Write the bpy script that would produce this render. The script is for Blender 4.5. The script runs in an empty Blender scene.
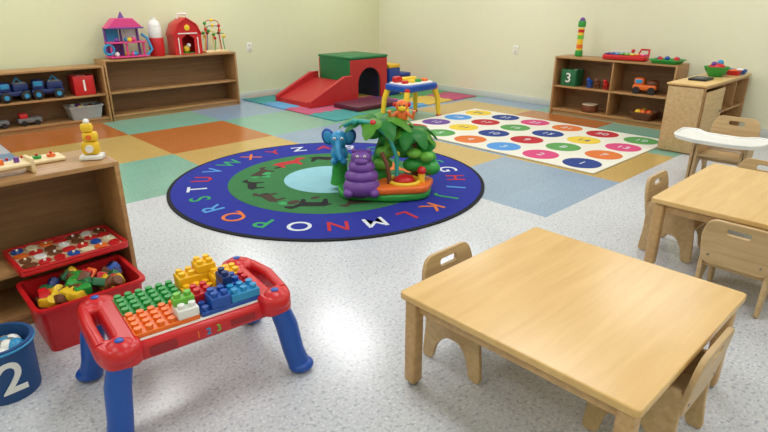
import bpy, bmesh, math, random
from mathutils import Matrix, Vector, Euler
random.seed(7)
scene = bpy.context.scene
try:
    scene.view_settings.view_transform = 'Standard'
except Exception:
    pass

# ------------------------------------------------------------ materials
def lin(c):
    out = []
    for v in c:
        v = v / 255.0
        out.append(v / 12.92 if v <= 0.04045 else ((v + 0.055) / 1.055) ** 2.4)
    return (out[0], out[1], out[2], 1.0)

_m = {}
def plain(name, rgb, rough=0.4, var=0.06, emis=0.0, trans=0.0, metal=0.0):
    if name in _m: return _m[name]
    m = bpy.data.materials.new(name); m.use_nodes = True
    nt = m.node_tree; b = nt.nodes['Principled BSDF']
    tc = nt.nodes.new('ShaderNodeTexCoord')
    no = nt.nodes.new('ShaderNodeTexNoise'); no.inputs['Scale'].default_value = 9.0
    nt.links.new(tc.outputs['Object'], no.inputs['Vector'])
    mx = nt.nodes.new('ShaderNodeMix'); mx.data_type = 'RGBA'
    c = lin(rgb)
    mx.inputs[6].default_value = (c[0]*(1-var), c[1]*(1-var), c[2]*(1-var), 1)
    mx.inputs[7].default_value = (min(1, c[0]*(1+var)), min(1, c[1]*(1+var)), min(1, c[2]*(1+var)), 1)
    nt.links.new(no.outputs['Fac'], mx.inputs[0])
    nt.links.new(mx.outputs[2], b.inputs['Base Color'])
    b.inputs['Roughness'].default_value = rough
    b.inputs['Metallic'].default_value = metal
    if trans: b.inputs['Transmission Weight'].default_value = trans
    if emis:
        b.inputs['Emission Color'].default_value = c
        b.inputs['Emission Strength'].default_value = emis
    _m[name] = m
    return m

def wood(name, c1, c2, rough=0.35, scale=(1.2, 16, 16)):
    if name in _m: return _m[name]
    m = bpy.data.materials.new(name); m.use_nodes = True
    nt = m.node_tree; b = nt.nodes['Principled BSDF']
    tc = nt.nodes.new('ShaderNodeTexCoord')
    mp = nt.nodes.new('ShaderNodeMapping'); mp.inputs['Scale'].default_value = scale
    n1 = nt.nodes.new('ShaderNodeTexNoise'); n1.inputs['Scale'].default_value = 2.2
    n1.inputs['Detail'].default_value = 6; n1.inputs['Distortion'].default_value = 0.6
    nt.links.new(tc.outputs['Object'], mp.inputs['Vector'])
    nt.links.new(mp.outputs['Vector'], n1.inputs['Vector'])
    r = nt.nodes.new('ShaderNodeValToRGB')
    r.color_ramp.elements[0].position = 0.3; r.color_ramp.elements[0].color = lin(c1)
    r.color_ramp.elements[1].position = 0.7; r.color_ramp.elements[1].color = lin(c2)
    nt.links.new(n1.outputs['Fac'], r.inputs['Fac'])
    nt.links.new(r.outputs['Color'], b.inputs['Base Color'])
    b.inputs['Roughness'].default_value = rough
    _m[name] = m
    return m

def floor_mat(name, rgb, chip_dark, chip_light, rough=0.165):
    if name in _m: return _m[name]
    m = bpy.data.materials.new(name); m.use_nodes = True
    nt = m.node_tree; b = nt.nodes['Principled BSDF']
    tc = nt.nodes.new('ShaderNodeTexCoord')
    n1 = nt.nodes.new('ShaderNodeTexNoise'); n1.inputs['Scale'].default_value = 55.0; n1.inputs['Detail'].default_value = 4
    n2 = nt.nodes.new('ShaderNodeTexNoise'); n2.inputs['Scale'].default_value = 80.0; n2.inputs['Detail'].default_value = 3
    n3 = nt.nodes.new('ShaderNodeTexNoise'); n3.inputs['Scale'].default_value = 1.1; n3.inputs['Detail'].default_value = 3
    for n in (n1, n2, n3): nt.links.new(tc.outputs['Object'], n.inputs['Vector'])
    r1 = nt.nodes.new('ShaderNodeValToRGB')
    r1.color_ramp.elements[0].position = 0.33; r1.color_ramp.elements[0].color = (1, 1, 1, 1)
    r1.color_ramp.elements[1].position = 0.48; r1.color_ramp.elements[1].color = (0, 0, 0, 1)
    nt.links.new(n1.outputs['Fac'], r1.inputs['Fac'])
    r2 = nt.nodes.new('ShaderNodeValToRGB')
    r2.color_ramp.elements[0].position = 0.54; r2.color_ramp.elements[0].color = (0, 0, 0, 1)
    r2.color_ramp.elements[1].position = 0.66; r2.color_ramp.elements[1].color = (1, 1, 1, 1)
    nt.links.new(n2.outputs['Fac'], r2.inputs['Fac'])
    a = nt.nodes.new('ShaderNodeMix'); a.data_type = 'RGBA'
    a.inputs[6].default_value = lin(rgb); a.inputs[7].default_value = lin(chip_dark)
    nt.links.new(r1.outputs['Color'], a.inputs[0])
    c = nt.nodes.new('ShaderNodeMix'); c.data_type = 'RGBA'
    nt.links.new(a.outputs[2], c.inputs[6]); c.inputs[7].default_value = lin(chip_light)
    nt.links.new(r2.outputs['Color'], c.inputs[0])
    br = nt.nodes.new('ShaderNodeTexBrick')
    br.offset = 0.0; br.inputs['Scale'].default_value = 1.0
    br.inputs['Brick Width'].default_value = 0.305; br.inputs['Row Height'].default_value = 0.305
    br.inputs['Mortar Size'].default_value = 0.0012
    br.inputs['Color1'].default_value = (1, 1, 1, 1); br.inputs['Color2'].default_value = (0.95, 0.95, 0.95, 1)
    br.inputs['Mortar'].default_value = (0.86, 0.86, 0.86, 1)
    nt.links.new(tc.outputs['Object'], br.inputs['Vector'])
    mu = nt.nodes.new('ShaderNodeMix'); mu.data_type = 'RGBA'; mu.blend_type = 'MULTIPLY'; mu.inputs[0].default_value = 1.0
    nt.links.new(c.outputs[2], mu.inputs[6]); nt.links.new(br.outputs['Color'], mu.inputs[7])
    nt.links.new(mu.outputs[2], b.inputs['Base Color'])
    b.inputs['Specular IOR Level'].default_value = 0.62
    rr = nt.nodes.new('ShaderNodeMapRange')
    rr.inputs['To Min'].default_value = rough - 0.04; rr.inputs['To Max'].default_value = rough + 0.12
    nt.links.new(n3.outputs['Fac'], rr.inputs['Value'])
    nt.links.new(rr.outputs['Result'], b.inputs['Roughness'])
    _m[name] = m
    return m

RED = plain('plastic_red', (200, 28, 34), 0.32)
BLUE = plain('plastic_blue', (24, 78, 168), 0.32)
DBLUE = plain('plastic_dark_blue', (22, 46, 108), 0.4)
LBLUE = plain('plastic_light_blue', (45, 145, 200), 0.35)
YEL = plain('plastic_yellow', (238, 196, 44), 0.4)
GRN = plain('plastic_green', (44, 150, 58), 0.4)
LGRN = plain('plastic_lime', (110, 185, 62), 0.4)
DGRN = plain('plastic_dark_green', (25, 100, 60), 0.45)
ORG = plain('plastic_orange', (230, 108, 34), 0.4)
PUR = plain('plastic_purple', (112, 66, 152), 0.4)
PINK = plain('plastic_pink', (225, 70, 140), 0.4)
WHT = plain('plastic_white', (235, 235, 232), 0.35)
BLK = plain('plastic_black', (25, 25, 28), 0.45)
GRY = plain('plastic_grey', (120, 122, 125), 0.5)
TEAL = plain('plastic_teal', (50, 160, 150), 0.4)
BRN = plain('plastic_brown', (110, 62, 35), 0.5)
CREAM = plain('plastic_cream', (232, 218, 185), 0.45)
METAL = plain('metal_glide', (150, 150, 150), 0.3, metal=0.9)
MAPLE = wood('maple_laminate', (213, 173, 110), (224, 186, 124), 0.25, (1.0, 9, 9))
MAPLE_EDGE = wood('maple_edge', (184, 146, 98), (204, 166, 116), 0.4)
CHAIRW = wood('chair_plywood', (186, 154, 108), (207, 177, 132), 0.45)
SHELFW = wood('shelf_wood', (160, 118, 74), (182, 140, 92), 0.45)
SHELFB = wood('shelf_back_wood', (124, 90, 58), (142, 106, 70), 0.55)
PINE = wood('pine_toy', (226, 200, 150), (238, 215, 170), 0.45)

# ------------------------------------------------------------ builder
def TR(loc=(0, 0, 0), rot=(0, 0, 0), sc=(1, 1, 1)):
    e = Euler([math.radians(a) for a in rot], 'XYZ')
    return Matrix.Translation(loc) @ e.to_matrix().to_4x4() @ Matrix.Diagonal((sc[0], sc[1], sc[2], 1))
YZ = Matrix(((0, 0, 1, 0), (1, 0, 0, 0), (0, 1, 0, 0), (0, 0, 0, 1)))
XZ = Matrix(((1, 0, 0, 0), (0, 0, -1, 0), (0, 1, 0, 0), (0, 0, 0, 1)))

def rounded(pts, r, n=4):
    out = []
    N = len(pts)
    for i in range(N):
        p0 = Vector(pts[i-1]); p = Vector(pts[i]); p1 = Vector(pts[(i+1) % N])
        a = (p0-p); b = (p1-p)
        ra = min(r, a.length*0.48, b.length*0.48)
        A = p + a.normalized()*ra; B = p + b.normalized()*ra
        for k in range(n+1):
            t = k/n
            out.append(tuple((1-t)**2*A + 2*t*(1-t)*p + t*t*B))
    return out
def rrect(w, h, r, cx=0, cy=0, n=5):
    return rounded([(cx-w/2, cy-h/2), (cx+w/2, cy-h/2), (cx+w/2, cy+h/2), (cx-w/2, cy+h/2)], r, n)
def ellipse(rx, ry, cx=0, cy=0, n=28):
    return [(cx+rx*math.cos(2*math.pi*i/n), cy+ry*math.sin(2*math.pi*i/n)) for i in range(n)]

class Obj:
    def __init__(s, name):
        s.name = name; s.bm = bmesh.new(); s.mats = []
    def mi(s, m):
        if m not in s.mats: s.mats.append(m)
        return s.mats.index(m)
    def _mesh(s, me, mat, M):
        b2 = bmesh.new(); b2.from_mesh(me)
        s._add(b2, mat, M)
        bpy.data.meshes.remove(me)
    def _add(s, b2, mat, M):
        b2.transform(M)
        k = s.mi(mat)
        for f in b2.faces: f.material_index = k; f.smooth = True
        me = bpy.data.meshes.new('tmp'); b2.to_mesh(me); b2.free()
        s.bm.from_mesh(me); bpy.data.meshes.remove(me)
    def box(s, c, d, mat, bev=0.0, rot=(0, 0, 0), seg=2):
        b = bmesh.new(); bmesh.ops.create_cube(b, size=1.0)
        b.transform(Matrix.Diagonal((d[0], d[1], d[2], 1)))
        if bev > 0:
            bmesh.ops.bevel(b, geom=b.edges[:], offset=min(bev, min(d)*0.49), segments=seg, affect='EDGES', profile=0.5)
        s._add(b, mat, TR(c, rot)); return s
    def cyl(s, c, r, h, mat, r2=None, rot=(0, 0, 0), seg=20, bev=0.0):
        b = bmesh.new()
        bmesh.ops.create_cone(b, cap_ends=True, segments=seg, radius1=r, radius2=r if r2 is None else r2, depth=h)
        if bev > 0:
            ed = [e for e in b.edges if abs(e.verts[0].co.z-e.verts[1].co.z) < 1e-6]
            bmesh.ops.bevel(b, geom=ed, offset=bev, segments=2, affect='EDGES', profile=0.5)
        s._add(b, mat, TR(c, rot)); return s
    def ball(s, c, r, mat, rot=(0, 0, 0), seg=18):
        if not hasattr(r, '__len__'): r = (r, r, r)
        b = bmesh.new(); bmesh.ops.create_uvsphere(b, u_segments=seg, v_segments=max(8, seg*2//3), radius=1.0)
        s._add(b, mat, TR(c, rot, r)); return s
    def tube(s, pts, r, mat, seg=10, closed=False, M=None):
        pts = [Vector(p) for p in pts]; n = len(pts)
        rs = r if hasattr(r, '__len__') else [r]*n
        b = bmesh.new(); rings = []; nrm = None
        for i, p in enumerate(pts):
            if closed: t = (pts[(i+1) % n]-pts[i-1])
            else: t = (pts[min(i+1, n-1)]-pts[max(i-1, 0)])
            t.normalize()
            if nrm is None:
                nrm = t.orthogonal().normalized()
            else:
                nrm = (nrm - t*nrm.dot(t))
                if nrm.length < 1e-5: nrm = t.orthogonal()
                nrm.normalize()
            bi = t.cross(nrm)
            rings.append([b.verts.new(p + (nrm*math.cos(2*math.pi*k/seg)+bi*math.sin(2*math.pi*k/seg))*rs[i]) for k in range(seg)])
        m = n if closed else n-1
        for i in range(m):
            A = rings[i]; B = rings[(i+1) % n]
            for k in range(seg):
                b.faces.new((A[k], A[(k+1) % seg], B[(k+1) % seg], B[k]))
        if not closed:
            b.faces.new(rings[0][::-1]); b.faces.new(rings[-1])
        bmesh.ops.recalc_face_normals(b, faces=b.faces[:])
        s._add(b, mat, M or Matrix.Identity(4)); return s
    def ring(s, c, R, r, mat, rot=(0, 0, 0), n=24, sc=(1, 1, 1)):
        return s.tube([(R*math.cos(2*math.pi*i/n), R*math.sin(2*math.pi*i/n), 0) for i in range(n)], r, mat, 8, True, TR(c, rot, sc))
    def lathe(s, prof, c, mat, rot=(0, 0, 0), seg=24):
        b = bmesh.new(); rings = []
        for (r, z) in prof:
            rings.append([b.verts.new((max(r, 1e-4)*math.cos(2*math.pi*k/seg), max(r, 1e-4)*math.sin(2*math.pi*k/seg), z)) for k in range(seg)])
        for A, B in zip(rings, rings[1:]):
            for k in range(seg):
                b.faces.new((A[k], A[(k+1) % seg], B[(k+1) % seg], B[k]))
        b.faces.new(rings[0][::-1]); b.faces.new(rings[-1])
        bmesh.ops.recalc_face_normals(b, faces=b.faces[:])
        s._add(b, mat, TR(c, rot)); return s
    def plate(s, outlines, t, mat, M, bev=0.0):
        if not hasattr(outlines[0][0], '__len__'): outlines = [outlines]
        cu = bpy.data.curves.new('tmpc', 'CURVE'); cu.dimensions = '2D'; cu.fill_mode = 'BOTH'
        cu.extrude = max(t/2-bev, 0.0)
        if bev: cu.bevel_depth = bev; cu.bevel_resolution = 2; cu.offset = -bev
        for o in outlines:
            sp = cu.splines.new('POLY'); sp.points.add(len(o)-1)
            for p, q in zip(sp.points, o): p.co = (q[0], q[1], 0, 1)
            sp.use_cyclic_u = True
        s._curve(cu, mat, M); return s
    def text(s, ch, size, mat, M, ext=0.001, off=0.01):
        cu = bpy.data.curves.new('tmpt', 'FONT'); cu.body = ch; cu.size = size
        cu.align_x = 'CENTER'; cu.align_y = 'CENTER'; cu.extrude = ext; cu.offset = size*off
        s._curve(cu, mat, M); return s
    def _curve(s, cu, mat, M):
        ob = bpy.data.objects.new('tmpo', cu); tmpcol.objects.link(ob)
        dg = bpy.context.evaluated_depsgraph_get()
        me = bpy.data.meshes.new_from_object(ob.evaluated_get(dg))
        bpy.data.objects.remove(ob); bpy.data.curves.remove(cu)
        s._mesh(me, mat, M)
    def poly(s, pts, mat, M=None):
        b = bmesh.new(); b.faces.new([b.verts.new(p) for p in pts])
        s._add(b, mat, M or Matrix.Identity(4)); return s
    def finish(s, loc=(0, 0, 0), rz=0.0, sc=1.0, angle=38):
        me = bpy.data.meshes.new(s.name); s.bm.to_mesh(me); s.bm.free()
        for m in s.mats: me.materials.append(m)
        try: me.set_sharp_from_angle(angle=math.radians(angle))
        except Exception: pass
        ob = bpy.data.objects.new(s.name, me); scene.collection.objects.link(ob)
        ob.location = loc; ob.rotation_euler = (0, 0, math.radians(rz)); ob.scale = (sc, sc, sc)
        return ob
def copy(ob, loc, rz):
    o = ob.copy(); scene.collection.objects.link(o)
    o.location = loc; o.rotation_euler = (0, 0, math.radians(rz)); return o

tmpcol = bpy.data.collections.new('scratch'); scene.collection.children.link(tmpcol)

# ------------------------------------------------------------ room
X0, X1, Y0, Y1, HC = -1.9, 7.65, -1.9, 8.2, 2.8
WALL = plain('wall_paint_cream', (221, 222, 186), 0.6, 0.02)
WALL2 = plain('wall_paint_ivory', (227, 225, 197), 0.6, 0.02)
CEIL = plain('ceiling_paint', (236, 236, 234), 0.8, 0.02)
BASE = plain('baseboard_vinyl', (205, 208, 200), 0.4, 0.03)

fw = floor_mat('vct_white', (201, 204, 210), (164, 169, 182), (222, 224, 229))
fmint = floor_mat('vct_mint', (126, 178, 158), (110, 160, 142), (146, 192, 172))
fblue = floor_mat('vct_light_blue', (138, 162, 188), (122, 146, 174), (156, 178, 200))
ftan = floor_mat('vct_tan', (196, 164, 96), (180, 146, 80), (210, 182, 118))
frust = floor_mat('vct_rust', (182, 106, 52), (164, 92, 42), (198, 126, 72))
xs = [X0, 1.06, 2.28, 3.50, 4.72, 5.94, 7.16, X1]
ys = [Y0, 1.95, 3.17, 4.39, 5.61, 6.83, 8.05, Y1]
rows = {
    1: [fw, fw, fw, fblue, ftan, fmint, ftan],
    2: [fw, fw, fw, ftan, fblue, frust, fmint],
    3: [fw, fmint, ftan, fblue, fmint, ftan, fblue],
    4: [fblue, ftan, frust, fmint, ftan, fblue, fmint],
    5: [fw, frust, fmint, fblue, frust, fmint, ftan],
    6: [fw, frust, fmint, fblue, frust, fmint, ftan],
}
o = Obj('floor')
for j in range(len(ys)-1):
    for i in range(len(xs)-1):
        m = fw if j == 0 else rows[j][i]
        o.poly([(xs[i], ys[j], 0), (xs[i+1], ys[j], 0), (xs[i+1], ys[j+1], 0), (xs[i], ys[j+1], 0)], m)
o.finish()
def wall(name, x0, x1, y0, y1, mat):
    Obj(name).box(((x0+x1)/2, (y0+y1)/2, HC/2), (x1-x0, y1-y0, HC), mat).finish()
wall('wall_back', X0-0.1, X1+0.1, Y1, Y1+0.1, WALL)
wall('wall_right', X1, X1+0.1, Y0, Y1, WALL2)
wall('wall_left', X0-0.1, X0, Y0, Y1, WALL)
wall('wall_front', X0-0.1, X1+0.1, Y0-0.1, Y0, WALL2)
Obj('ceiling').box(((X0+X1)/2, (Y0+Y1)/2, HC+0.05), (X1-X0+0.2, Y1-Y0+0.2, 0.1), CEIL).finish()
Obj('baseboard_back').box(((X0+X1)/2, Y1-0.006, 0.05), (X1-X0, 0.012, 0.1), BASE, 0.003).finish()
Obj('baseboard_right').box((X1-0.006, (Y0+Y1)/2, 0.05), (0.012, Y1-Y0-0.03, 0.1), BASE, 0.003).finish()
Obj('baseboard_left').box((X0+0.006, (Y0+Y1)/2, 0.05), (0.012, Y1-Y0-0.03, 0.1), BASE, 0.003).finish()
Obj('baseboard_front').box(((X0+X1)/2, Y0+0.006, 0.05), (X1-X0, 0.012, 0.1), BASE, 0.003).finish()

def outlet(loc, rz):
    o = Obj('wall_outlet')
    o.box((0, -0.004, 0), (0.09, 0.008, 0.14), WHT, 0.003)
    for z in (0.028, -0.028):
        o.box((0, -0.009, z), (0.036, 0.004, 0.036), CREAM, 0.002)
        for x in (-0.008, 0.008): o.box((x, -0.0115, z+0.003), (0.003, 0.002, 0.012), BLK)
    o.finish(loc, rz)
outlet((4.80, Y1-0.001, 0.80), 0)
outlet((X1-0.001, 5.10, 0.78), -90)

DIFF = plain('light_diffuser', (250, 250, 245), 0.6, 0.01, emis=2.0)
pw = {(4.0, 5.0): 27, (4.0, 2.1): 22, (1.6, 5.0): 19, (6.4, 5.0): 21, (4.0, 7.3): 18, (6.4, 2.1): 17, (1.6, 2.1): 17}
for fx in (-0.8, 1.6, 4.0, 6.4):
    for fy in (-0.6, 2.1, 5.0, 7.3):
        f = Obj('ceiling_light')
        f.box((0, 0, 0.0), (0.66, 1.26, 0.03), WHT, 0.004)
        f.box((0, 0, -0.017), (0.6, 1.2, 0.006), DIFF)
        ob = f.finish((fx, fy, HC-0.016))
        ld = bpy.data.lights.new('troffer_lamp', 'AREA'); ld.shape = 'RECTANGLE'
        ld.size = 0.6; ld.size_y = 1.2; ld.energy = pw.get((fx, fy), 14.0); ld.color = (0.985, 0.99, 1.0)
        lo = bpy.data.objects.new('troffer_lamp', ld); scene.collection.objects.link(lo)
        lo.parent = ob; lo.location = (0, 0, -0.03)

# ------------------------------------------------------------ tables
def table(w, d, h):
    o = Obj('childrens_table')
    o.plate(rrect(w, d, 0.022), 0.03, MAPLE, TR((0, 0, h-0.015)), 0.006)
    ap = 0.055
    for sx in (-1, 1):
        o.box((sx*(w/2-0.05), 0, h-0.03-ap/2), (0.02, d-0.14, ap), MAPLE_EDGE, 0.002)
    for sy in (-1, 1):
        o.box((0, sy*(d/2-0.05), h-0.03-ap/2), (w-0.14, 0.02, ap), MAPLE_EDGE, 0.002)
    for sx in (-1, 1):
        for sy in (-1, 1):
            x = sx*(w/2-0.045); y = sy*(d/2-0.045)
            o.box((x, y, (h-0.03+0.015)/2), (0.058, 0.058, h-0.03-0.015), MAPLE_EDGE, 0.012, seg=3)
            o.cyl((x, y, 0.008), 0.02, 0.016, METAL)
    return o
table(0.975, 0.95, 0.435).finish((1.852, 0.880, 0))
table(1.06, 1.03, 0.435).finish((3.745, 0.625, 0))

# ------------------------------------------------------------ toddler chair (faces +Y)
def chair(name='toddler_chair'):
    o = Obj(name)
    side = [(-0.165, 0), (-0.105, 0), (-0.085, 0.09), (-0.03, 0.15), (0.045, 0.15), (0.085, 0.09), (0.10, 0),
            (0.16, 0), (0.15, 0.13), (0.135, 0.27), (0.11, 0.325), (0.02, 0.325), (-0.06, 0.30), (-0.10, 0.33), (-0.15, 0.33), (-0.15, 0.14)]
    side = rounded(side, 0.028, 4)
    for sx in (-1, 1):
        o.plate(side, 0.020, CHAIRW, TR((sx*0.150, 0, 0)) @ YZ, 0.004)
    o.box((0, 0.0, 0.205), (0.285, 0.27, 0.016), CHAIRW, 0.005)
    o.box((0, 0.0, 0.17), (0.285, 0.018, 0.05), CHAIRW, 0.003)
    back = rounded([(-0.155, 0.22), (0.155, 0.22), (0.168, 0.40), (0.135, 0.475), (-0.135, 0.475), (-0.168, 0.40)], 0.05, 6)
    slot = rrect(0.11, 0.032, 0.015, 0, 0.425)
    o.plate([back, slot], 0.020, CHAIRW, TR((0, -0.112, 0), (8, 0, 0)) @ XZ, 0.004)
    for sx in (-1, 1):
        for z in (0.27, 0.315):
            o.cyl((sx*0.12, -0.16, z), 0.006, 0.006, METAL, rot=(90, 0, 0), seg=10)
    return o
c = chair().finish((1.75, 1.262, 0), 180)
copy(c, (1.845, 0.538, 0), 0)
copy(c, (3.18, 0.62, 0), -90)
copy(c, (3.60, 1.085, 0), 180)
copy(c, (4.27, 0.86, 0), 90)

o = chair('feeding_chair_with_tray')
for sx in (-1, 1):
    o.box((sx*0.168, -0.02, 0.30), (0.02, 0.34, 0.05), CHAIRW, 0.008)
    o.box((sx*0.178, 0.13, 0.17), (0.02, 0.05, 0.34), CHAIRW, 0.008)
tray = rounded([(-0.31, 0.03), (-0.28, 0.31), (-0.12, 0.38), (0.12, 0.38), (0.28, 0.31), (0.31, 0.03), (0.20, 0.0), (0.13, 0.10), (-0.13, 0.10), (-0.20, 0.0)], 0.07, 5)
o.plate(tray, 0.024, WHT, TR((0, 0, 0.355)), 0.008)
o.tube([(p[0], p[1], 0.370) for p in tray], 0.009, WHT, 8, True)
o.finish((5.40, 1.38, 0), 90, 1.15)

# ------------------------------------------------------------ shelves (front -Y)
def shelf(name, w, d, h, mids, divs=(), t=0.024):
    o = Obj(name)
    for sx in (-1, 1): o.box((sx*(w/2-t/2), 0, h/2), (t, d, h), SHELFW, 0.003)
    o.box((0, 0, h-t/2), (w-2*t, d, t), SHELFW, 0.003)
    o.box((0, 0.005, 0.06), (w-2*t, d-0.01, t), SHELFW, 0.002)
    o.box((0, -d/2+0.04, 0.024), (w-2*t, 0.018, 0.048), SHELFW)
    o.box((0, d/2-0.008, h/2), (w-2*t, 0.01, h-0.02), SHELFB)
    for z in mids: o.box((0, 0.004, z), (w-2*t, d-0.02, t), SHELFW, 0.003)
    zs = [0.06] + list(mids) + [h-t/2]
    for x, k in divs:
        z0, z1 = zs[k]+t/2, zs[k+1]-t/2
        o.box((x, 0.004, (z0+z1)/2), (t*0.8, d-0.02, z1-z0), SHELFW, 0.002)
    return o
shelf('storage_shelf', 1.88, 0.38, 0.78, [0.36]).finish((3.37, 7.95, 0))
shelf('storage_shelf', 1.88, 0.38, 0.72, [0.36]).finish((1.47, 7.93, 0))
shelf('storage_shelf', 1.62, 0.38, 0.78, [0.38], [(0.02, 0), (0.02, 1)]).finish((7.36, 3.32, 0), -90)
shelf('storage_shelf', 1.30, 0.38, 0.74, [0.285]).finish((0.245, 3.09, 0))
o = shelf('play_kitchen_cabinet', 1.44, 0.36, 0.69, [0.36], [(-0.1, 0), (-0.1, 1), (0.32, 1)])
o.box((0, 0, 0.70), (1.48, 0.385, 0.02), MAPLE, 0.005)
o.box((-0.732, 0, 0.345), (0.012, 0.34, 0.66), CHAIRW, 0.004)
o.box((-0.42, -0.188, 0.36), (0.55, 0.016, 0.56), CHAIRW, 0.004)
o.cyl((-0.2, -0.20, 0.40), 0.012, 0.02, METAL, rot=(90, 0, 0))
o.finish((6.88, 2.035, 0))

# ------------------------------------------------------------ round alphabet rug
RUGB = plain('rug_pile_blue', (22, 36, 142), 0.95, 0.12)
RUGK = plain('rug_binding_black', (18, 18, 24), 0.95)
RUGG = plain('rug_pile_green', (46, 112, 62), 0.95, 0.15)
RUGL = plain('rug_pile_pale_blue', (140, 192, 205), 0.95, 0.08)
RUGBR = plain('rug_pile_brown', (62, 46, 38), 0.95)
RR = plain('rug_pile_red', (180, 36, 45), 0.95); RO = plain('rug_pile_orange', (210, 112, 50), 0.95)
RW = plain('rug_pile_white', (205, 210, 218), 0.95); RG = plain('rug_pile_letter_green', (50, 155, 90), 0.95)
RY = plain('rug_pile_yellow', (222, 192, 60), 0.95); RLB = plain('rug_pile_sky', (80, 145, 210), 0.95)
o = Obj('alphabet_rug')
R = 1.37
o.cyl((0, 0, 0.005), R, 0.010, RUGK, seg=96)
o.cyl((0, 0, 0.0065), R-0.03, 0.010, RUGB, seg=96)
o.cyl((0, 0, 0.0072), 0.88, 0.011, RUGG, seg=80)
o.cyl((0, 0, 0.0078), 0.40, 0.012, RUGL, seg=64)
cols = [RR, RW, RG, RO, RLB, RG, RW, RR, RLB, RG, RO, RR, RW]
for i in range(26):
    a = math.radians(221-(i-14)*360/26)
    o.text(chr(65+i), 0.235, cols[i % 13], TR((1.12*math.cos(a), 1.12*math.sin(a), 0.0125), (0, 0, math.degrees(a)-90)), 0.001, 0.006)
def animal(cx, cy, s, rz, m):
    M = TR((cx, cy, 0.0135), (0, 0, rz), (s, s, 1))
    pts = [(-.5, .0), (-.45, -.35), (-.35, -.35), (-.32, -.08), (.1, -.1), (.14, -.35), (.24, -.35), (.27, 0), (.4, .2), (.6, .2), (.62, .3), (.42, .42), (.2, .22), (-.4, .22), (-.62, .05)]
    o.plate(pts, 0.001, m, M)
for k in range(11):
    a = math.radians(20+k*33)
    animal(0.66*math.cos(a), 0.66*math.sin(a), random.uniform(0.24, 0.38), math.degrees(a)-90+random.uniform(-15, 15), [RUGBR, RUGK, RR, RUGBR, RUGK, RUGBR, RUGK, RUGBR, RUGBR, RUGK, RO][k])
for k in range(14):
    a = random.uniform(0, 6.28); r = random.uniform(0.5, 0.82)
    o.plate(ellipse(random.uniform(.03, .06), random.uniform(.02, .05)), 0.001, random.choice([RG, RG, RUGBR, RUGK]), TR((r*math.cos(a), r*math.sin(a), 0.0131)))
o.finish((2.91, 3.78, 0))

# ------------------------------------------------------------ dotted rug
RC = plain('rug_pile_cream', (222, 219, 206), 0.95, 0.04)
RP = plain('rug_pile_pink', (205, 70, 120), 0.95); RPU = plain('rug_pile_purple', (110, 75, 150), 0.95)
RN = plain('rug_pile_navy', (35, 60, 130), 0.95); RGR = plain('rug_pile_leaf', (88, 152, 80), 0.95)
o = Obj('polka_dot_rug')
o.plate(rrect(1.83, 2.78, 0.02), 0.010, RC, TR((0, 0, 0.006)), 0.002)
o.plate([rrect(1.85, 2.80, 0.02), rrect(1.80, 2.75, 0.02)], 0.009, plain('rug_binding_tan', (190, 180, 150), 0.9), TR((0, 0, 0.0055)))
pal = [RN, RP, RLB, RO, RGR, RR,  RO, RGR, RR, RN, RY, RPU,  RP, RY, RN, RGR, RR, RLB,  RGR, RR, RO, RP, RN, RY]
for i in range(4):
    for j in range(6):
        x = -0.675+i*0.45; y = -1.15+j*0.46
        m = pal[i*6+j]
        o.plate(ellipse(0.185, 0.185), 0.002, m, TR((x, y, 0.0112)))
        o.text(str((i*6+j) % 24+1), 0.15, RW if m is not RY else RN, TR((x, y, 0.0126), (0, 0, -90)), 0.0008, 0.0)
o.finish((5.70, 3.63, 0))

# ------------------------------------------------------------ foam puzzle floor mats
o = Obj('foam_play_mat')
fm = [plain('foam_'+n_, c_, 0.8) for n_, c_ in (('teal', (60, 140, 140)), ('blue', (60, 105, 175)), ('pink', (180, 80, 112)), ('yellow', (205, 172, 75)), ('light_blue', (90, 150, 195)), ('green', (80, 142, 88)))]
for i in range(5):
    for j in range(4):
        m = fm[(i*5+j*2+(i*j) % 3) % 6]
        x = 4.55+0.3+i*0.6; y = 5.72+0.3+j*0.6
        o.box((x, y, 0.007), (0.596, 0.596, 0.014), m, 0.003)
        for s_ in (-0.18, 0, 0.18):
            if i < 4: o.cyl((x+0.3, y+s_, 0.0075), 0.04, 0.0142, m, seg=14)
            if j < 3: o.cyl((x+s_, y+0.3, 0.0075), 0.04, 0.0142, m, seg=14)
o.finish()

# ------------------------------------------------------------ soft play climber
VR = plain('vinyl_red', (182, 38, 40), 0.45); VG = plain('vinyl_green', (24, 112, 62), 0.45)
VB = plain('vinyl_blue', (30, 60, 140), 0.45); VY = plain('vinyl_yellow', (225, 180, 50), 0.45)
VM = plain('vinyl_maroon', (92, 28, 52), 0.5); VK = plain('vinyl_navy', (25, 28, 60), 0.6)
o = Obj('soft_play_climber')
W, D_, Hh = 0.78, 0.80, 0.64
def arch(w, h, aw, ah):
    pts = [(-w/2, 0), (-aw/2, 0)]
    for k in range(13):
        a = math.pi-k*math.pi/12
        pts.append((aw/2*math.cos(a), ah-aw/2+aw/2*math.sin(a)))
    pts += [(aw/2, 0), (w/2, 0), (w/2, h), (-w/2, h)]
    return pts
zf = 0.015
o.plate(arch(W, Hh, 0.50, 0.50), D_-0.04, VG, TR((6.06, 7.13, zf)) @ XZ, 0.012)
for y_ in (6.738, 7.522):
    o.plate(arch(W-0.01, Hh-0.02, 0.48, 0.49), 0.03, VR, TR((6.06, y_, zf)) @ XZ, 0.008)
o.box((6.06, 7.13, zf+Hh+0.008), (W+0.02, D_+0.02, 0.04), VG, 0.015)
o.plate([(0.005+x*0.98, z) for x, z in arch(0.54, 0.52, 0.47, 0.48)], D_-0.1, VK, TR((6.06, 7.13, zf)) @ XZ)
wedge = [(4.85, 0), (5.66, 0), (5.66, 0.30), (5.54, 0.30), (4.87, 0.06)]
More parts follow.
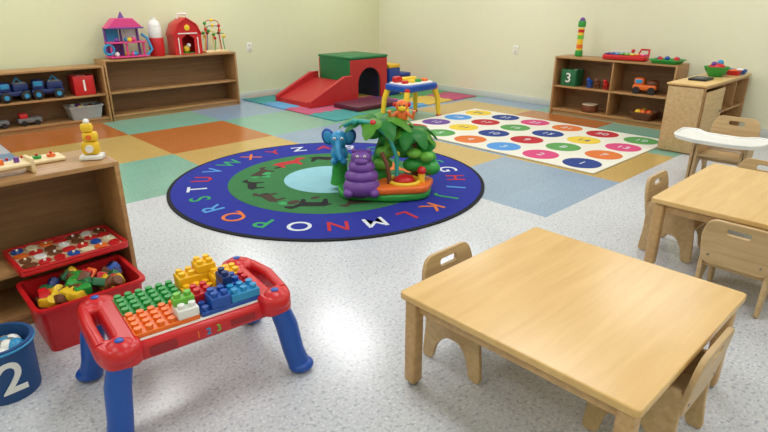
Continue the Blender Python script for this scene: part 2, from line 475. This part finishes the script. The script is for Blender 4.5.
o.plate(wedge, 0.80, VR, TR((0, 7.13, zf)) @ XZ, 0.015)
for y_ in (6.70, 7.56):
    o.plate([(4.83, 0), (5.66, 0), (5.66, 0.40), (5.5, 0.40), (4.83, 0.09)], 0.06, VR, TR((0, y_, zf)) @ XZ, 0.012)
for x_, h_, m_, m2 in ((6.62, 0.50, VB, VY), (6.88, 0.34, VY, VB), (7.13, 0.18, VB, VR)):
    o.box((x_, 7.10, zf+(h_-0.06)/2), (0.25, 0.76, h_-0.06), m_, 0.015)
    o.box((x_, 7.10, zf+h_-0.03), (0.25, 0.76, 0.06), m2, 0.015)
o.finish()
o = Obj('tumbling_mat')
o.box((0, 0, 0.035), (0.80, 0.56, 0.07), VM, 0.02)
o.box((0.42, 0.0, 0.035), (0.06, 0.56, 0.068), VB, 0.02)
o.finish((5.55, 6.25, 0.0145))

# ------------------------------------------------------------ music activity table
o = Obj('toddler_activity_table')
o.plate(rrect(0.62, 0.46, 0.12, n=8), 0.08, BLUE, TR((0, 0, 0.40)), 0.02)
o.plate(rrect(0.52, 0.36, 0.09, n=8), 0.02, WHT, TR((0, 0, 0.447)), 0.006)
for i, m in enumerate((RED, YEL, GRN, ORG)):
    o.cyl((-0.18+i*0.12, -0.06, 0.47), 0.045, 0.04, m, bev=0.01)
o.box((0.04, 0.09, 0.48), (0.24, 0.09, 0.05), YEL, 0.02)
o.box((-0.17, 0.09, 0.49), (0.12, 0.09, 0.08), RED, 0.025)
for sx in (-1, 1):
    for sy in (-1, 1):
        o.tube([(sx*0.25, sy*0.17, 0.38), (sx*0.29, sy*0.20, 0.25), (sx*0.31, sy*0.215, 0.02)], [0.042, 0.036, 0.03], YEL)
        o.cyl((sx*0.31, sy*0.215, 0.012), 0.036, 0.024, RED, bev=0.005)
        o.ball((sx*0.25, sy*0.17, 0.385), 0.05, RED)
o.finish((5.52, 5.285, 0.0), 0, 1.04)

# ------------------------------------------------------------ jungle activity centre
o = Obj('jungle_activity_center')
o.plate(rounded([(-.32, -.26), (.1, -.34), (.40, -.26), (.45, .10), (.2, .26), (-.2, .26), (-.36, .08)], 0.12, 6), 0.06, GRN, TR((0, 0, 0.031)), 0.02)
o.plate(rounded([(-.04, -.34), (.38, -.28), (.46, .0), (.28, .07), (-.02, -.06)], 0.08, 6), 0.06, ORG, TR((0, 0, 0.088)), 0.02)
o.ring((0.20, -0.15, 0.125), 0.12, 0.018, YEL)
o.ball((0.20, -0.15, 0.135), (0.085, 0.085, 0.045), RED)
o.cyl((0.34, -0.15, 0.15), 0.028, 0.09, YEL); o.ball((0.34, -0.15, 0.21), 0.036, RED)
# purple hippo, stacked lobes
px, py = -0.14, -0.23
o.ball((px, py, 0.105), (0.150, 0.13, 0.095), PUR)
o.ball((px, py+0.01, 0.190), (0.136, 0.115, 0.07), PUR)
o.ball((px, py+0.02, 0.262), (0.108, 0.10, 0.065), PUR)
o.ball((px, py+0.03, 0.335), (0.085, 0.082, 0.06), PUR)
o.ball((px, py-0.038, 0.318), (0.056, 0.036, 0.03), PUR)
for s_ in (-1, 1):
    o.ball((px+s_*0.058, py+0.03, 0.388), 0.02, PUR)
    o.ball((px+s_*0.028, py-0.044, 0.358), 0.011, WHT); o.ball((px+s_*0.028, py-0.053, 0.358), 0.006, BLK)
    o.ball((px+s_*0.10, py-0.085, 0.075), (0.042, 0.052, 0.038), PUR)
# blue elephant on a short green stump
ex = -0.33
o.lathe([(0, 0.05), (0.085, 0.05), (0.07, 0.12), (0.06, 0.22), (0.07, 0.25), (0, 0.26)], (ex, 0.03, 0), GRN)
o.ball((ex, 0.02, 0.31), (0.072, 0.066, 0.085), LBLUE)
o.ball((ex, 0.0, 0.43), (0.073, 0.07, 0.072), LBLUE)
for s_ in (-1, 1):
    o.ball((ex+s_*0.088, 0.01, 0.45), (0.055, 0.018, 0.07), BLUE, (0, s_*12, s_*15))
    o.ball((ex+s_*0.088, -0.005, 0.45), (0.037, 0.011, 0.05), LBLUE, (0, s_*12, s_*15))
    o.ball((ex+s_*0.03, -0.064, 0.45), 0.013, WHT); o.ball((ex+s_*0.03, -0.075, 0.45), 0.007, BLK)
    o.ball((ex+s_*0.04, -0.03, 0.255), (0.03, 0.045, 0.028), LBLUE)
o.tube([(ex, -0.06, 0.42), (ex, -0.10, 0.385), (ex+.005, -0.12, 0.34), (ex+.02, -0.14, 0.31), (ex+.035, -0.16, 0.31)], [0.031, 0.026, 0.021, 0.018, 0.02], LBLUE)
# trunks and foliage
o.tube([(0.02, 0.08, 0.05), (0.0, 0.08, 0.25), (0.04, 0.07, 0.42), (0.02, 0.06, 0.56)], [0.085, 0.06, 0.05, 0.05], GRN)
o.tube([(0.30, 0.05, 0.05), (0.33, 0.04, 0.25), (0.27, 0.03, 0.42), (0.22, 0.03, 0.50)], [0.06, 0.045, 0.04, 0.04], BRN)
def leaf(c, L, w, rz, droop, m):
    b = bmesh.new(); n_ = 8; prev = None
    M = TR(c, (0, 0, rz))
    for k in range(n_+1):
        t = k/n_
        ww = w*math.sin(math.pi*min(1, 0.12+0.88*t))**0.7 if t < 1 else 0.004
        ww *= (1.0 if k % 2 else 0.82)
        x = L*t; z = 0.05*math.sin(t*math.pi)-droop*t*t
        cur = [b.verts.new((x, -ww, z-0.02)), b.verts.new((x, 0, z)), b.verts.new((x, ww, z-0.02))]
        if prev:
            b.faces.new((prev[0], cur[0], cur[1], prev[1])); b.faces.new((prev[1], cur[1], cur[2], prev[2]))
        prev = cur
    bmesh.ops.solidify(b, geom=b.faces[:], thickness=0.014)
    o._add(b, m, M)
for k in range(9):
    leaf((0.0, 0.05, 0.58), random.uniform(0.30, 0.36), 0.095, k*40+10, random.uniform(0.05, 0.11), GRN if k % 2 else LGRN)
for k in range(9):
    leaf((0.24, 0.02, 0.50), random.uniform(0.22, 0.28), 0.09, k*40-20, random.uniform(0.06, 0.14), LGRN if k % 3 == 0 else GRN)
for (x, y, z, r_) in ((0.36, 0.0, 0.28, .11), (0.41, -0.04, 0.20, .09), (0.28, -0.04, 0.23, .09), (0.38, 0.02, 0.38, .085), (0.20, 0.04, 0.34, .11), (0.09, 0.03, 0.43, .10), (0.22, -0.02, 0.44, .085), (0.38, -0.09, 0.31, .06), (0.28, -0.10, 0.34, .06), (0.05, -0.02, 0.33, .08), (-0.06, 0.04, 0.48, .085), (0.03, 0.02, 0.22, .08)):
    o.ball((x, y, z), (r_, r_*0.75, r_*0.68), GRN if r_ > .082 else LGRN)
o.tube([(-0.28, 0.02, 0.54), (-0.20, -0.08, 0.60), (-0.05, -0.12, 0.59), (0.08, -0.14, 0.48), (0.14, -0.14, 0.32), (0.14, -0.14, 0.12)], 0.018, TEAL)
for (x, z, m) in ((-0.2, 0.60, TEAL), (-0.05, 0.59, RED), (0.08, 0.48, ORG), (0.14, 0.34, YEL)):
    o.ball((x, -0.12, z), 0.026, m)
o.tube([(0.02, -0.16, 0.36), (0.06, -0.2, 0.28), (0.08, -0.2, 0.18), (0.08, -0.2, 0.10)], 0.018, BRN)
mx_ = 0.18
o.ball((mx_, 0.06, 0.61), (0.05, 0.045, 0.065), ORG); o.ball((mx_, 0.04, 0.695), (0.052, 0.045, 0.047), ORG)
o.ball((mx_, 0.005, 0.68), (0.032, 0.02, 0.025), YEL)
for s_ in (-1, 1):
    o.ball((mx_+s_*0.055, 0.04, 0.705), (0.02, 0.012, 0.02), RED); o.ball((mx_+s_*0.016, -0.004, 0.705), 0.007, BLK)
    o.tube([(mx_+s_*0.04, 0.04, 0.64), (mx_+s_*0.09, 0.02, 0.60), (mx_+s_*0.10, 0.01, 0.66)], 0.015, ORG)
o.finish((3.02, 3.24, 0.0145), -43.5)

# ------------------------------------------------------------ block play table
o = Obj('building_block_table')
w, d = 0.50, 0.40
o.box((0, 0, 0.315), (w+0.04, d, 0.075), RED, 0.02, seg=3)
o.box((0, 0, 0.352), (w-0.02, d-0.05, 0.012), WHT, 0.003)
for sx in (-1, 1):
    x = sx*0.305
    outer = rounded([(-0.075, -0.24), (0.045, -0.24), (0.075, -0.16), (0.075, 0.16), (0.045, 0.24), (-0.075, 0.24)], 0.05, 5)
    hole = rounded([(0.005, -0.13), (0.045, -0.11), (0.045, 0.11), (0.005, 0.13)], 0.018, 4)
    if sx < 0:
        outer = [(-p[0], p[1]) for p in outer]; hole = [(-p[0], p[1]) for p in hole]
    o.plate([outer, hole], 0.085, RED, TR((x, 0, 0.335)), 0.02)
    o.tube([(x+sx*0.050, -0.15, 0.36), (x+sx*0.058, 0, 0.375), (x+sx*0.050, 0.15, 0.36)], 0.022, RED)
    for sy in (-1, 1):
        o.ball((x-sx*0.005, sy*0.19, 0.345), (0.062, 0.062, 0.048), RED)
        o.cyl((x-sx*0.005, sy*0.19, 0.392), 0.016, 0.008, BLUE, bev=0.003)
        P = [(x, sy*0.19, 0.33), (x+sx*0.030, sy*0.205, 0.22), (x+sx*0.045, sy*0.222, 0.10), (x+sx*0.060, sy*0.240, 0.03)]
        o.tube(P, [0.042, 0.047, 0.045, 0.047], BLUE, 16)
        o.ball((x+sx*0.065, sy*0.245, 0.03), (0.056, 0.052, 0.03), BLUE)
DRED = plain('sticker_dark_red', (150, 20, 28), 0.4)
for k, (ch, m) in enumerate((('1', ORG), ('2', LBLUE), ('3', LGRN))):
    o.text(ch, 0.04, m, TR((-0.03+k*0.04, -d/2-0.001, 0.313)) @ XZ, 0.002)
o.plate(rrect(0.10, 0.04, 0.012), 0.003, DRED, TR((-0.16, -d/2-0.001, 0.313)) @ XZ)
o.box((0.15, -d/2-0.001, 0.315), (0.10, 0.004, 0.028), DRED)
P_ = 0.0405
def brick(x, y, z, nx, ny, h, m):
    o.box((x+nx*P_/2, y+ny*P_/2, z+h/2), (nx*P_-0.001, ny*P_-0.001, h), m, 0.003, seg=1)
    for i in range(nx):
        for j in range(ny):
            o.cyl((x+(i+.5)*P_, y+(j+.5)*P_, z+h+0.008), 0.0135, 0.018, m, seg=14)
z0 = 0.358
BG = plain('brick_green', (36, 150, 66), 0.35); BY = plain('brick_yellow', (242, 190, 30), 0.35); BO = plain('brick_orange', (236, 112, 25), 0.35)
brick(-0.247, 0.004, z0, 6, 4, 0.018, BG)
brick(0.004, 0.004, z0, 6, 4, 0.018, BY)
brick(-0.247, -0.168, z0, 6, 4, 0.018, BO)
brick(0.004, -0.168, z0, 6, 4, 0.018, BLUE)
z1 = z0+0.018
q = P_
brick(0.004, 0.004+2*q, z1, 4, 2, 0.040, BY); brick(0.004+3*q, 0.004, z1, 3, 2, 0.040, BY)
brick(0.004+2*q, 0.004+2*q, z1+0.040, 2, 2, 0.035, BY)
brick(-0.247+4*q, -0.168, z1, 2, 2, 0.038, WHT); brick(-0.247+4*q, -0.168+q, z1+0.038, 2, 1, 0.030, LGRN)
brick(0.004, -0.168+2*q, z1, 2, 2, 0.040, RED); brick(0.004+q, -0.168, z1, 2, 2, 0.045, BLUE)
brick(0.004+3*q, -0.168, z1, 3, 2, 0.035, LBLUE); brick(0.004+3*q, -0.168+2*q, z1, 2, 2, 0.045, BLUE)
brick(0.004+3*q, -0.168+2*q, z1+0.045, 1, 2, 0.035, DBLUE)
brick(0.004+5*q, -0.168+2*q, z1, 1, 2, 0.040, RED)
o.finish((0.78, 1.99, 0), -6, 1.0)

# ------------------------------------------------------------ bins, toys on the near left shelf
def tub(o, w0, d0, w1, d1, h, m, t=0.006, lip=0.014):
    b = bmesh.new()
    def r(w, d, z): return [b.verts.new(p + (z,)) for p in rrect(w, d, min(w, d)*0.12, n=4)]
    L = [r(w0, d0, 0), r(w1, d1, h-0.018), r(w1+2*lip, d1+2*lip, h-0.015), r(w1+2*lip, d1+2*lip, h), r(w1-2*t, d1-2*t, h), r(w0-2*t, d0-2*t, t)]
    for A, B in zip(L, L[1:]):
        n_ = len(A)
        for k in range(n_): b.faces.new((A[k], A[(k+1) % n_], B[(k+1) % n_], B[k]))
    b.faces.new(L[0][::-1]); b.faces.new(L[-1])
    bmesh.ops.recalc_face_normals(b, faces=b.faces[:])
    o._add(b, m, Matrix.Identity(4))
o = Obj('red_toy_bin')
tub(o, 0.42, 0.32, 0.46, 0.36, 0.235, RED)
o.box((0, -0.19, 0.20), (0.12, 0.02, 0.02), RED, 0.006)
o.finish((0.580, 2.74, 0), 0)
o = Obj('toy_blocks_in_bin')
for k in range(50):
    m = random.choice([RED, BLUE, YEL, YEL, GRN, ORG, YEL, DGRN, BRN, BRN, DGRN, DBLUE])
    x = random.uniform(-0.17, 0.17); y = random.uniform(-0.12, 0.12); z = 0.17+0.06*(1-abs(x)/0.3)+random.uniform(0, 0.02)
    if k % 3 == 0: o.cyl((x, y, z), 0.026, 0.06, m, rot=(random.uniform(0, 90), random.uniform(0, 90), 0), seg=14, bev=0.004)
    else: o.box((x, y, z), (0.07, 0.045, 0.04), m, 0.006, rot=(random.uniform(-40, 40), random.uniform(-40, 40), random.uniform(0, 180)))
o.box((0, 0, 0.09), (0.38, 0.28, 0.14), BRN, 0.01)
o.finish((0.580, 2.74, 0.0), 0)
CANV = plain('bucket_denim_blue', (30, 74, 130), 0.6)
def bucket(name, r0, r1, h, m, ch, loc, face):
    o = Obj(name)
    o.lathe([(0, 0), (r0, 0), (r0+0.002, 0.01), (r1, h-0.02), (r1+0.008, h-0.018), (r1+0.008, h), (r1-0.006, h), (r0-0.006, 0.012), (0, 0.012)], (0, 0, 0), m)
    o.ring((0, 0, h-0.012), r1+0.006, 0.006, LBLUE)
    a = math.radians(face); rr = (r0+r1)/2
    o.text(ch, h*0.80, WHT, TR((rr*math.cos(a)*1.02, rr*math.sin(a)*1.02, h*0.46), (0, 0, face+90)) @ XZ, 0.003)
    for k in range(12):
        o.ball((random.uniform(-r0, r0)*0.55, random.uniform(-r0, r0)*0.55, h*0.78), 0.035, random.choice([WHT, GRY, CREAM, LBLUE]))
    o.finish(loc)
bucket('blue_number_bucket', 0.112, 0.122, 0.240, CANV, '2', (0.172, 2.430, 0), -86)

o = Obj('picture_puzzle_tray')
o.plate(rrect(0.50, 0.34, 0.03), 0.02, RED, TR((0, 0, 0.010)), 0.004)
o.plate([rrect(0.50, 0.34, 0.03), rrect(0.46, 0.30, 0.02)], 0.014, RED, TR((0, 0, 0.026)), 0.003)
o.plate(rrect(0.455, 0.295, 0.02), 0.006, plain('puzzle_board_cream', (205, 175, 140), 0.6), TR((0, 0, 0.021)))
for k in range(28):
    x = -0.195+(k % 7)*0.065; y = -0.11+(k//7)*0.072
    o.plate(ellipse(0.033, 0.026, n=12), 0.010, [BRN, RED, RED, BLUE, CREAM, ORG, RED, BRN, WHT][k % 9], TR((x, y, 0.028), (0, 0, k*37)), 0.002)
    if k % 2: o.ball((x, y, 0.036), 0.007, [YEL, WHT, GRN, CREAM][k % 4])
o.finish((0.60, 2.99, 0.299), 2)

o = Obj('wooden_peg_bench')
o.box((0, 0, 0.045), (0.44, 0.11, 0.016), PINE, 0.005)
for sx in (-1, 1): o.box((sx*0.21, 0, 0.035), (0.018, 0.11, 0.07), PINE, 0.005)
for k, m in enumerate((RED, BLUE, YEL, GRN, ORG, PUR)):
    o.cyl((-0.16+k*0.064, 0, 0.062), 0.012, 0.03, m, bev=0.003)
o.finish((0.32, 2.99, 0.741), 4)
o = Obj('wooden_puzzle_board')
o.plate(rrect(0.42, 0.14, 0.01), 0.014, PINE, TR((0, 0, 0.008)), 0.003)
for k in range(6):
    o.cyl((-0.16+k*0.064, 0.0, 0.022), 0.02, 0.014, [CREAM, RED, BLUE, CREAM, GRN, ORG][k], seg=14)
    o.ball((-0.16+k*0.064, 0.0, 0.035), 0.007, RED)
o.finish((0.50, 3.17, 0.741), 0)
o = Obj('yellow_stacking_toy')
o.box((0, 0, 0.012), (0.10, 0.07, 0.022), WHT, 0.006)
o.box((0.0, 0, 0.055), (0.075, 0.055, 0.062), YEL, 0.014)
o.box((0.006, 0, 0.108), (0.065, 0.05, 0.045), YEL, 0.014)
o.box((-0.002, 0, 0.15), (0.052, 0.045, 0.042), YEL, 0.014)
o.cyl((0.0, -0.031, 0.055), 0.018, 0.008, WHT, rot=(90, 0, 0)); o.cyl((0.005, -0.028, 0.108), 0.012, 0.008, ORG, rot=(90, 0, 0))
o.ball((0, 0, 0.178), 0.014, WHT)
o.finish((0.815, 3.03, 0.741), -30, 1.08)

# ------------------------------------------------------------ far back wall toys
zt = 0.781
o = Obj('toy_dollhouse')
for z in (0.02, 0.20, 0.38): o.box((0, 0, z), (0.50-z*0.15, 0.24, 0.018), PINK if z < 0.3 else PUR, 0.004)
for x in (-0.22, -0.02, 0.2): o.cyl((x, 0.08, 0.2), 0.016, 0.36, PUR); o.cyl((x, -0.08, 0.11), 0.014, 0.18, PINK)
o.plate([(-0.24, 0.38), (0.22, 0.38), (0.10, 0.50), (-0.12, 0.50)], 0.2, PINK, XZ, 0.008)
o.cyl((-0.01, 0, 0.53), 0.05, 0.1, PUR, r2=0.005)
o.box((-0.1, 0.1, 0.11), (0.2, 0.01, 0.16), PUR); o.box((0.1, 0.1, 0.29), (0.18, 0.01, 0.16), WHT); o.box((-0.12, 0.1, 0.29), (0.16, 0.01, 0.16), LBLUE)
for k in range(12): o.ball((random.uniform(-.18, .18), random.uniform(-.09, 0), [0.055, 0.235][k % 2]), 0.032, [LBLUE, YEL, WHT, PINK, PUR][k % 5])
o.tube([(0.22, -0.1, 0.02), (0.3, -0.1, 0.1), (0.27, -0.06, 0.24), (0.2, -0.05, 0.3)], 0.018, LBLUE)
o.ring((-0.25, -0.09, 0.12), 0.06, 0.015, LBLUE, (90, 0, 0))
o.finish((2.80, 7.93, zt))
o = Obj('toy_silo')
o.cyl((0, 0, 0.12), 0.10, 0.24, RED, bev=0.01)
o.cyl((0, 0, 0.31), 0.085, 0.15, WHT, bev=0.008)
o.lathe([(0.085, 0.385), (0.08, 0.42), (0.055, 0.455), (0.03, 0.47), (0.03, 0.50), (0, 0.505)], (0, 0, 0), WHT)
o.finish((3.21, 7.94, zt))
o = Obj('toy_barn')
barn = [(-0.2, 0), (0.2, 0), (0.2, 0.26), (0.13, 0.40), (0, 0.48), (-0.13, 0.40), (-0.2, 0.26)]
door = [(-0.09, 0.015), (0.09, 0.015), (0.09, 0.215), (0.0, 0.275), (-0.09, 0.215)]
o.plate([barn, door], 0.02, RED, TR((0, -0.11, 0)) @ XZ, 0.003)
o.plate(barn, 0.02, RED, TR((0, 0.11, 0)) @ XZ, 0.003)
for s_ in (-1, 1):
    o.box((s_*0.19, 0, 0.13), (0.02, 0.2, 0.26), RED)
    o.box((s_*0.168, 0, 0.335), (0.17, 0.27, 0.018), RED, 0.003, rot=(0, s_*63, 0))
    o.box((s_*0.065, 0, 0.447), (0.16, 0.27, 0.018), RED, 0.003, rot=(0, s_*32, 0))
    o.box((s_*0.14, -0.125, 0.12), (0.012, 0.008, 0.22), WHT)
o.box((0, -0.124, 0.285), (0.28, 0.008, 0.014), WHT)
o.ball((0, -0.125, 0.36), (0.04, 0.008, 0.04), YEL)
o.box((0, 0, 0.012), (0.38, 0.2, 0.02), GRN); o.ball((0, -0.03, 0.07), (0.05, 0.04, 0.05), YEL); o.ball((0.03, -0.05, 0.12), 0.03, WHT)
o.tube([(-0.07, 0, 0.48), (-0.06, 0, 0.54), (0.06, 0, 0.54), (0.07, 0, 0.48)], 0.014, WHT)
o.finish((3.62, 7.94, zt))
o = Obj('bead_maze')
o.box((0, 0, 0.015), (0.36, 0.24, 0.03), PINE, 0.006)
for (x0, x1, h, y, m) in ((-0.15, 0.10, 0.42, -0.05, RED), (-0.08, 0.15, 0.34, 0.05, BLUE), (-0.14, 0.02, 0.27, 0.0, YEL), (-0.02, 0.14, 0.24, -0.07, GRN)):
    pts = []
    for k in range(17):
        t = k/16; a = math.pi*t
        pts.append(((x0+x1)/2-(x1-x0)/2*math.cos(a)+0.03*math.sin(4*a), y+0.04*math.sin(2*a), 0.03+h*math.sin(a)**0.6))
    o.tube(pts, 0.006, m, 6)
    for k in (3, 5, 8, 12): o.ball(pts[k], 0.024, random.choice([RED, BRN, YEL, GRN, ORG]), seg=10)
for (x, m) in ((-0.16, PINE), (0.16, PINE)): o.cyl((x, 0.09, 0.2), 0.014, 0.36, m)
o.finish((4.06, 7.94, zt))

def toy_truck(loc, rz, m, m2):
    o = Obj('blue_toy_truck')
    o.box((0, 0, 0.085), (0.32, 0.15, 0.05), m, 0.015)
    o.box((-0.085, 0, 0.15), (0.13, 0.15, 0.12), m, 0.035)
    o.box((-0.085, -0.074, 0.17), (0.085, 0.006, 0.05), m2, 0.002)
    o.box((0.075, 0, 0.145), (0.16, 0.14, 0.08), m, 0.02)
    o.box((0.075, 0, 0.18), (0.13, 0.11, 0.03), GRY, 0.01)
    o.tube([(0.02, 0, 0.17), (0.07, 0, 0.24), (0.13, 0, 0.17)], 0.012, m2)
    for a in (-0.10, 0.10):
        for y in (-0.085, 0.085):
            o.cyl((a, y, 0.055), 0.055, 0.04, BLK, rot=(90, 0, 0), bev=0.01)
            o.cyl((a, y*1.25, 0.055), 0.025, 0.006, m2, rot=(90, 0, 0))
    o.finish(loc, rz, 1.1)
toy_truck((1.38, 7.88, 0.373), 12, DBLUE, LBLUE)
toy_truck((1.76, 7.88, 0.373), -8, DBLUE, LBLUE)
def cube_bin(name, m, ch, loc, rz, s=0.24):
    o = Obj(name)
    t = 0.008
    for sx in (-1, 1): o.box((sx*(s/2-t/2), 0, s/2), (t, s, s), m, 0.003)
    for sy in (-1, 1): o.box((0, sy*(s/2-t/2), s/2), (s-2*t, t, s), m, 0.003)
    o.box((0, 0, t/2), (s-2*t, s-2*t, t), m)
    o.text(ch, s*0.8, WHT, TR((0, -s/2-0.001, s*0.48)) @ XZ, 0.002)
    for k in range(7): o.ball((random.uniform(-.06, .06), random.uniform(-.06, .06), s*0.82), 0.035, random.choice([WHT, YEL, m]))
    o.finish(loc, rz)
cube_bin('red_number_bin', RED, '1', (2.16, 7.90, 0.373), 0)
cube_bin('green_number_bin', DGRN, '3', (7.32, 3.92, 0.393), -90, 0.22)
CLR = plain('clear_plastic', (205, 212, 215), 0.25, trans=0.5)
o = Obj('clear_toy_bin')
tub(o, 0.34, 0.24, 0.40, 0.28, 0.17, CLR)
for k in range(16): o.ball((random.uniform(-.13, .13), random.uniform(-.08, .08), random.uniform(0.08, 0.17)), 0.035, random.choice([WHT, CREAM, GRN, PUR, BRN, YEL]), seg=10)
o.finish((2.13, 7.90, 0.073))
o = Obj('toy_train')
for x in (-0.35, 0.0):
    o.box((x, 0, 0.06), (0.26, 0.12, 0.06), GRY, 0.015); o.box((x-0.06, 0, 0.11), (0.09, 0.11, 0.07), RED, 0.015)
    for a in (-0.07, 0.07):
        for y in (-0.065, 0.065): o.cyl((x+a, y, 0.03), 0.03, 0.02, BLK, rot=(90, 0, 0))
o.box((-0.175, 0, 0.05), (0.1, 0.02, 0.01), BLK)
o.finish((1.50, 7.9, 0.0735))

# ------------------------------------------------------------ right wall toys
o = Obj('sensory_bottle')
o.cyl((0, 0, 0.04), 0.05, 0.08, GRN, bev=0.01); o.cyl((0, 0, 0.22), 0.04, 0.30, YEL, bev=0.005)
o.cyl((0, 0, 0.13), 0.041, 0.05, ORG); o.cyl((0, 0, 0.25), 0.041, 0.05, LGRN); o.cyl((0, 0, 0.33), 0.041, 0.04, RED)
o.cyl((0, 0, 0.42), 0.05, 0.08, GRN, bev=0.01); o.ball((0, 0, 0.47), 0.035, PUR)
o.finish((7.38, 3.90, 0.781))
o = Obj('toy_xylophone')
o.plate(rounded([(-0.28, -0.13), (0.26, -0.09), (0.26, 0.07), (-0.28, 0.11)], 0.04, 5), 0.06, RED, TR((0, 0, 0.035)), 0.014)
for k in range(8):
    L = 0.20-k*0.010
    o.box((-0.235+k*0.064, -0.01, 0.075), (0.048, L, 0.014), [PUR, BLUE, LBLUE, GRN, LGRN, YEL, ORG, PINK][k], 0.003)
    for s_ in (-1, 1): o.ball((-0.235+k*0.064, -0.01+s_*L*0.38, 0.084), 0.006, WHT, seg=8)
o.tube([(-0.25, 0.10, 0.09), (0.0, 0.13, 0.10)], 0.007, WHT); o.ball((0.01, 0.13, 0.105), 0.024, RED)
o.tube([(0.10, 0.07, 0.05), (0.12, 0.12, 0.13), (0.22, 0.12, 0.13), (0.24, 0.06, 0.05)], 0.013, RED)
o.finish((7.33, 3.20, 0.782), -90)
o = Obj('orange_toy_truck')
o.box((0, 0, 0.08), (0.28, 0.14, 0.07), ORG, 0.02); o.box((-0.07, 0, 0.15), (0.12, 0.13, 0.09), ORG, 0.025)
o.box((-0.07, -0.066, 0.155), (0.08, 0.005, 0.045), LBLUE, 0.001); o.ball((0.08, 0, 0.13), (0.08, 0.06, 0.05), BRN)
for a in (-0.09, 0.09):
    for y in (-0.075, 0.075): o.cyl((a, y, 0.045), 0.045, 0.03, BLK, rot=(90, 0, 0))
o.finish((7.30, 2.90, 0.393), -80)
o = Obj('wooden_drum')
o.cyl((0, 0, 0.05), 0.11, 0.09, BRN, bev=0.01); o.cyl((0, 0, 0.097), 0.10, 0.008, CREAM)
o.finish((7.30, 3.60, 0.0735))
o = Obj('toy_food_basket')
tub(o, 0.20, 0.20, 0.26, 0.26, 0.10, BRN)
for k in range(9): o.ball((random.uniform(-.08, .08), random.uniform(-.08, .08), 0.09), 0.04, random.choice([RED, ORG, GRN, YEL]), seg=12)
o.finish((7.30, 2.85, 0.0735))
o = Obj('toy_animal_figures')
for k, (y, m) in enumerate(((-0.12, RED), (0.0, BRN), (0.11, BLUE))):
    o.ball((0, y, 0.07), (0.05, 0.035, 0.035), m); o.ball((-0.05, y, 0.11), 0.026, m)
    for a in (-0.03, 0.03):
        for b_ in (-0.018, 0.018): o.cyl((a, y+b_, 0.025), 0.009, 0.05, m, seg=8)
o.finish((7.28, 3.52, 0.393))
o = Obj('green_play_tray')
tub(o, 0.28, 0.22, 0.32, 0.26, 0.05, GRN)
for k in range(7): o.ball((random.uniform(-.12, .12), random.uniform(-.07, .07), 0.05), 0.03, random.choice([RED, WHT, YEL, BLUE]), seg=12)
o.finish((7.30, 2.69, 0.7815), -90)
o = Obj('toy_mixing_bowl')
o.lathe([(0, 0), (0.07, 0), (0.12, 0.07), (0.135, 0.11), (0.125, 0.11), (0.065, 0.015), (0, 0.012)], (0, 0, 0), GRN)
o.ball((0, 0, 0.10), (0.09, 0.09, 0.05), RED); o.ball((0.03, -0.02, 0.15), 0.035, LBLUE); o.ball((-0.05, 0.02, 0.14), 0.03, PUR)
o.finish((7.02, 2.05, 0.711), 0, 0.95)
o = Obj('toy_dish_set')
for k, (x, y, m) in enumerate(((0, 0.05, BLUE), (0.17, 0.02, LBLUE), (0.02, -0.10, RED), (0.16, -0.12, BLUE))):
    o.lathe([(0, 0), (0.06, 0), (0.08, 0.05), (0.073, 0.05), (0.055, 0.008), (0, 0.008)], (x, y, 0), m)
    o.ball((x, y, 0.035), (0.045, 0.045, 0.03), [YEL, GRN, ORG, WHT][k])
o.finish((7.28, 2.05, 0.711))
o = Obj('toy_stove_burner')
o.box((0, 0, 0.011), (0.24, 0.18, 0.022), BLK, 0.006)
for s_ in (-1, 1): o.ring((s_*0.055, 0, 0.023), 0.035, 0.005, GRY, n=16)
o.finish((6.58, 2.05, 0.711))

# ------------------------------------------------------------ camera
bpy.data.collections.remove(tmpcol)
cam = bpy.data.cameras.new('camera'); co = bpy.data.objects.new('camera', cam); scene.collection.objects.link(co)
co.location = (0, 0, 1.5)
th = math.radians(21.27)
dirv = Vector((0.688*math.cos(th), 0.7257*math.cos(th), -math.sin(th)))
co.rotation_euler = dirv.to_track_quat('-Z', 'Y').to_euler()
cam.sensor_width = 36; cam.lens = 26.0
scene.camera = co
w = bpy.data.worlds.new('world'); scene.world = w; w.use_nodes = True
w.node_tree.nodes['Background'].inputs[0].default_value = (0.9, 0.95, 1, 1)
w.node_tree.nodes['Background'].inputs[1].default_value = 0.4
